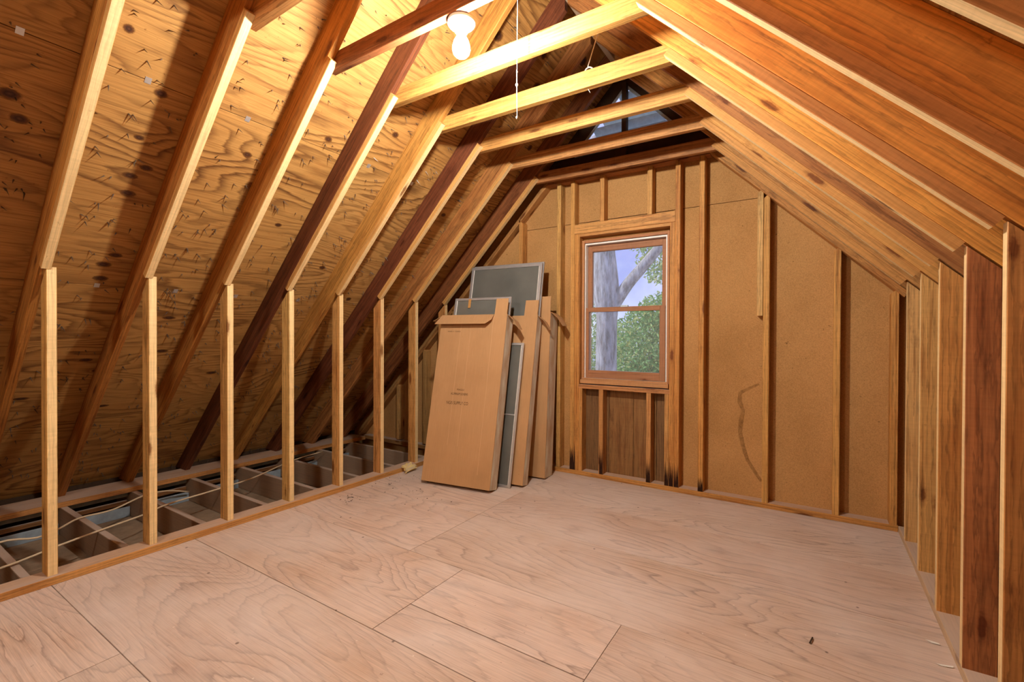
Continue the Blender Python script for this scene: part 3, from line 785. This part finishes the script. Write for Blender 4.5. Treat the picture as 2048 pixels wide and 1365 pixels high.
carton('carton', (-2.049, 2.854), 8.1, 12.6, .625, .125, 1.385, 'cardboard carton with stencilled lettering and bent-down flap, nearest of the leaning cartons', .115, True)
carton('carton', (-1.917, 3.114), 6, 11.8, .74, .095, 1.385, 'cardboard carton standing between the lettered carton and the rearmost one', .125, False, False)
carton('carton', (-1.876, 3.40), 5, 4.6, .70, .16, 1.40, 'cardboard carton leaning against the gable studs, rearmost of the cartons', .10, False, False)
def in_carton(frontR, yaw, lean, back, up, dx):
    a, b = R(lean), R(yaw)
    rot = Matrix.Rotation(b, 3, 'Z') @ Matrix.Rotation(-a, 3, 'X')
    p = rot @ Vector((dx, back, up)); return (frontR[0] + p.x, frontR[1] + p.y), p.z
(pxy, pz) = in_carton((-2.049, 2.854), 8.1, 12.6, .07, .04, -.012)
screen('window_screen', pxy, pz + .027, 8.1, 12.6, .545, 1.515, 'silver framed screen sticking out of the lettered carton', .022, latch=True)
(pxy, pz) = in_carton((-1.917, 3.114), 6, 11.8, .030, .04, -.012)
screen('window_screen', pxy, pz + .02, 6, 11.8, .712, 1.82, 'large grey screen rising tall out of the middle carton, its front one', .026)
(pxy, pz) = in_carton((-1.917, 3.114), 6, 11.8, .058, .04, -.007)
screen('window_screen', pxy, pz + .02, 6, 11.8, .712, 1.84, 'large silver framed screen just behind the tall front one in the middle carton', .026)
screen('window_screen', (-1.995, 3.055), .002, 6, 12.2, .30, 1.168, 'narrow white framed screen with a cross bar standing on the floor between two cartons', .020, .565, .012)

# ------------------------------------------------------------------ lamps
def lamp(loc, energy, label, globe=False):
    e = empty('bulb_lamp', loc); tag(e, label, 'lamp', 'bare bulb lamps under the collar ties')
    lathe('lamp_base', [(0, 0), (.056, 0), (.058, -.006), (.058, -.016), (.050, -.024), (.034, -.03), (.028, -.036), (.026, -.050), (.0, -.050)], M['porcelain'], e)
    lathe('bulb_cap', [(.0, -.05), (.0135, -.05), (.0135, -.062), (.0, -.062)], M['steel'], e, seg=16)
    prof = [(.0145, -.058), (.020, -.070), (.031, -.090), (.036, -.108), (.037, -.122), (.033, -.138), (.023, -.150), (.011, -.156), (.0005, -.1575)]
    if globe: prof = [(.03, -.052)] + [(.09 * math.sin(R(t)), -.135 + .09 * math.cos(R(t))) for t in range(22, 180, 13)] + [(.0005, -.225)]
    lathe('bulb', prof, bulb_mat('lit_bulb_%d' % int(energy), energy), e, seg=18)
    return e
lamp((-1.245, 1.522, 2.513), LAMP_E, 'glowing bare bulb in a white porcelain holder under a collar tie')
lamp((-1.55, -.917, 2.515), REAR_FILL_E, 'added unseen fill globe under a collar tie near the rear gable', True)  # added fill, out of view, brightens the floor and right-hand rafters

# ------------------------------------------------------------------ cords, cables, scraps
pc = tag(empty('pull_cord', (-1.144, 1.80, 2.189)), 'white pull cord hanging straight down with knots in front of the ties', 'cord')
def cpart(o, e):
    o.parent = e; o.matrix_parent_inverse = Matrix.Translation(-e.location); return o
cpart(tube('cord', [(-1.143, 1.80, 3.105), (-1.1445, 1.80, 2.7), (-1.146, 1.80, 2.36), (-1.144, 1.80, 2.192)], .0015, M['cord'], seg=6), pc)
for z, rr in ((2.342, .007), (2.50, .004), (2.194, .005), (2.40, .004), (2.64, .0035)):
    o = lathe('knot', [(0, -rr * 1.4), (rr * .8, -rr * .7), (rr, 0), (rr * .8, rr * .7), (0, rr * 1.4)], M['cord'], seg=8)
    o.location = (-1.1455 - pc.location.x, 0, z - pc.location.z); o.parent = pc
tc_ = tag(empty('tied_cord', (-1.015, 2.33, 2.62)), 'white string tied round a collar tie and slanting up to the ridge', 'cord')
cpart(tube('cord', [(-1.02, 2.300, 2.622), (-1.0, 2.30, 2.68), (-.95, 2.30, 2.815), (-.91, 2.30, 2.90)], .003, M['cord'], seg=6), tc_)
cpart(tube('loop', [(-1.02, 2.300, 2.60), (-1.02, 2.292, 2.56), (-1.015, 2.292, 2.515), (-1.01, 2.315, 2.495)], .0016, M['cord'], seg=6), tc_)
cpart(tube('loop', [(-1.035, 2.300, 2.60), (-1.028, 2.30, 2.618), (-1.01, 2.30, 2.624), (-.99, 2.297, 2.61), (-.985, 2.292, 2.595)], .004, M['cord'], seg=6), tc_)

zc = .0
tag(tube('electric_cable', [(-3.38, .10, .01), (-3.486, .56, -.004), (-3.60, .81, -.008), (-3.69, 1.03, -.012), (-3.80, 1.30, -.02), (-3.86, 1.44, -.012), (-3.89, 1.78, -.004), (-3.98, 2.1, -.012), (-4.16, 2.47, -.012), (-4.22, 2.65, -.006), (-4.3, 3.0, -.012)],
    .006, M['cable']), 'cream electric cable crossing the joists, nearer to the sole plate', 'cable')
tag(tube('electric_cable', [(-3.95, .30, -.10), (-3.96, .62, -.014), (-3.97, .80, -.045), (-3.985, .90, -.03), (-4.05, 1.02, -.012), (-4.08, 1.2, -.02), (-4.22, 1.43, -.012), (-4.33, 1.62, -.05), (-4.40, 1.8, -.12)],
    .006, M['cable']), 'cream electric cable crossing the joists, nearer to the eave', 'cable')

# splintered scrap of pine lying over the sole plate
sp = [(-.062, -.05), (-.066, -.028), (-.05, -.03), (-.055, -.006), (-.032, -.004), (-.05, .018), (-.052, .036), (-.01, .038), (0, .05), (.02, .04), (.05, .044), (.048, .022), (.03, .016), (.07, .012), (.074, -.010), (.052, -.012), (.07, -.03), (.0, -.034), (-.04, -.04)]
n = len(sp)
V = [(x * 1.15, y, .0) for x, y in sp] + [(x * 1.15, y, .012 + .004 * math.sin(9 * i)) for i, (x, y) in enumerate(sp)]
so = mesh_obj('wood_scrap', V, [tuple(range(n - 1, -1, -1)), tuple(range(n, 2 * n))] + [(i, (i + 1) % n, n + (i + 1) % n, n + i) for i in range(n)], M['scrapwood'], None, (246, 222, 168))
mm = Matrix(((0, -.82, .57), (1, 0, 0), (0, .57, .82))).to_4x4(); mm.translation = (-2.992, 2.945, .034); so.matrix_world = mm
tag(so, 'cream splintered scrap of wood lying over the left sole plate', 'wood scrap')

def scrap(name, label, loc, pts, mat, rz=0, bend=.004, cat='scrap'):
    n = len(pts)
    V = [(x, y, .0006 + bend * (x * x + y * y) * 900) for x, y in pts]; V2 = [(x, y, z + .0012) for x, y, z in V]
    o = mesh_obj(name, V + V2, [tuple(range(n - 1, -1, -1)), tuple(range(n, 2 * n))] + [(i, (i + 1) % n, n + (i + 1) % n, n + i) for i in range(n)], mat)
    o.matrix_world = Matrix.Translation(loc) @ Matrix.Rotation(rz, 4, 'Z')
    return tag(o, label, cat)
scrap('paper_scrap', 'curled white scrap on the floor against the right sole plate, nearest of the scraps', (.405, 1.905, 0), [(-.03, 0), (-.018, -.010), (.02, -.012), (.032, .0), (.02, .014), (-.01, .01)], M['white'], R(20), .004)
scrap('paper_scrap', 'thin white sliver on the floor near the right sole plate, middle of the scraps', (.408, 2.27, 0), [(-.028, 0), (-.01, -.006), (.022, -.006), (.026, .002), (-.005, .005)], M['white'], R(15), .004)
scrap('paper_scrap', 'small white sliver on the floor near the right sole plate, farthest of the scraps', (.40, 2.42, 0), [(-.022, .004), (-.005, -.007), (.02, -.008), (.016, .003), (-.005, .008)], M['white'], R(0), .004)
tag(tube('twig', [(-.005, 2.145, .004), (0, 2.165, .007), (.004, 2.19, .004)], .0028, M['dark'], seg=6), 'short dark twig lying on the floor before the gable wall', 'twig')

def crumbs(name, label, spots):
    V, Fs = [], []
    for cx, cy, sx_, sy_, nn in spots:
        for _ in range(nn):
            x, y = random.gauss(cx, sx_), random.gauss(cy, sy_); r0 = random.uniform(.0015, .0055); b = len(V); a0 = random.random() * 6
            V += [(x + r0 * math.cos(a0 + k * 2.1), y + r0 * 1.6 * math.sin(a0 + k * 2.1), .0004) for k in range(3)] + [(x, y, r0 * .8)]
            Fs += [(b, b + 1, b + 3), (b + 1, b + 2, b + 3), (b + 2, b, b + 3), (b + 2, b + 1, b)]
    o = mesh_obj(name, V, Fs, M['dark']); return tag(o, label, 'dirt', kind='stuff')
crumbs('dirt_crumbs', 'dark crumbs of dirt scattered on the floor along the left sole plate', [(-2.86, 2.22, .05, .06, 26), (-2.88, 2.66, .06, .08, 30), (-2.75, 2.95, .08, .08, 24), (-2.5, 2.5, .2, .2, 22)])

# ------------------------------------------------------------------ outside
tag(box('ground', (-40, 4.2, -3.6), (30, 60, -3.5), simple('bounce_ground', (178, 172, 150), .95, 0, .1, 3, .2)), 'ground paled for bounce light, far below the window', kind='structure')  # ground colour kept pale to bounce daylight up onto the louvres
tr = tag(empty('oak_tree', (-3.35, 8.6, -3.5)), 'grey barked tree with a forked trunk right outside the window', 'tree')
def tpart(o, e): o.parent = e; o.matrix_parent_inverse = Matrix.Translation(-e.location); return o
k = 8.6 / 7.5
def tp(x, z): return (x * k, 8.6, CAM_H + (z - CAM_H) * k)
tpart(tube('trunk', [(-3.36, 8.6, -3.5), (-3.38, 8.6, -1), tp(-2.96, .2), tp(-2.955, .65), tp(-2.955, 1.1), tp(-2.95, 1.6), tp(-2.97, 2.0), tp(-3.0, 2.6), tp(-3.04, 3.4), tp(-3.1, 4.6)],
      lambda t: (.215 - .03 * t if t < .55 else .20 + .06 * math.exp(-((t - .68) / .10) ** 2) - .04 * (t - .55)) , M['bark'], seg=18), tr)
tpart(tube('branch', [tp(-2.93, 1.55), tp(-2.78, 1.80), tp(-2.58, 2.08), tp(-2.36, 2.32), tp(-2.15, 2.55), tp(-1.9, 2.85), tp(-1.6, 3.4)], lambda t: .125 - .05 * t, M['bark'], seg=14), tr)
tpart(tube('branch', [tp(-3.0, 1.75), tp(-3.16, 2.2), tp(-3.3, 2.7), tp(-3.5, 3.6)], lambda t: .13 - .03 * t, M['bark'], seg=14), tr)

def foliage(name, blobs, nleaf, mat, parent, size=.06):
    V, Fs = [], []
    for (cx, cy, cz, rx, ry, rz), nl in zip(blobs, nleaf):
        for _ in range(nl):
            while True:
                d = Vector((random.uniform(-1, 1), random.uniform(-1, 1), random.uniform(-1, 1)))
                if d.length <= 1: break
            p = Vector((cx + d.x * rx, cy + d.y * ry, cz + d.z * rz))
            u = Vector((random.gauss(0, 1), random.gauss(0, 1), random.gauss(0, 1))).normalized()
            v = u.cross(Vector((random.gauss(0, 1), random.gauss(0, 1), random.gauss(0, 1)))).normalized()
            s = size * random.uniform(.6, 1.4); b = len(V)
            V += [p - u * s, p + v * s * .4 + u * s * .1, p + u * s, p - v * s * .4 + u * s * .1]; Fs.append((b, b + 1, b + 2, b + 3))
    o = mesh_obj(name, V, Fs, mat, parent); o['kind'] = 'stuff'; return o

def garden_tree(loc, h, label, blobs, nl, mat):
    e = tag(empty('garden_tree', loc), label, 'tree', 'trees beyond the window')
    tpart(tube('trunk', [loc, (loc[0], loc[1], loc[2] + h * .5), (loc[0] + .1, loc[1], loc[2] + h)], lambda t: .16 - .1 * t, M['bark'], seg=8), e)
    f = foliage('foliage', blobs, nl, mat, None); tpart(f, e); return e
garden_tree((-3.9, 13.0, -3.5), 4.6, 'leafy green tree filling the lower right of the window view',
    [(-3.6, 13.0, .9, 1.5, 1.0, 1.25), (-4.3, 13.2, -.6, 1.6, 1.0, 1.2), (-3.0, 12.6, 1.9, 1.1, .7, .6)], [9000, 6500, 3400], M['leaf'])
garden_tree((-2.6, 11.0, -3.5), 5.5, 'pale leafed tree whose sprays cross the upper right of the window',
    [(-2.75, 11.0, 3.1, .85, .6, .75), (-2.35, 11.0, 2.2, .6, .5, .7), (-3.4, 11.2, 3.6, .6, .5, .35)], [1700, 1300, 400], M['leaf2'])
garden_tree((-7.2, 15.5, -3.5), 4.4, 'yellowish green tree behind the grey trunk at the left of the window',
    [(-6.9, 15.5, .6, 1.3, .9, 2.2), (-6.0, 15.6, -.9, 1.2, .9, .9)], [6000, 3600], M['leaf2'])
garden_tree((-5.0, 19.0, -3.5), 4.0, 'distant hazy green tree low behind the others',
    [(-5.2, 19.0, .1, 4.0, 1.5, 1.9)], [14000], M['leaf2'])
bpy.context.view_layer.update()
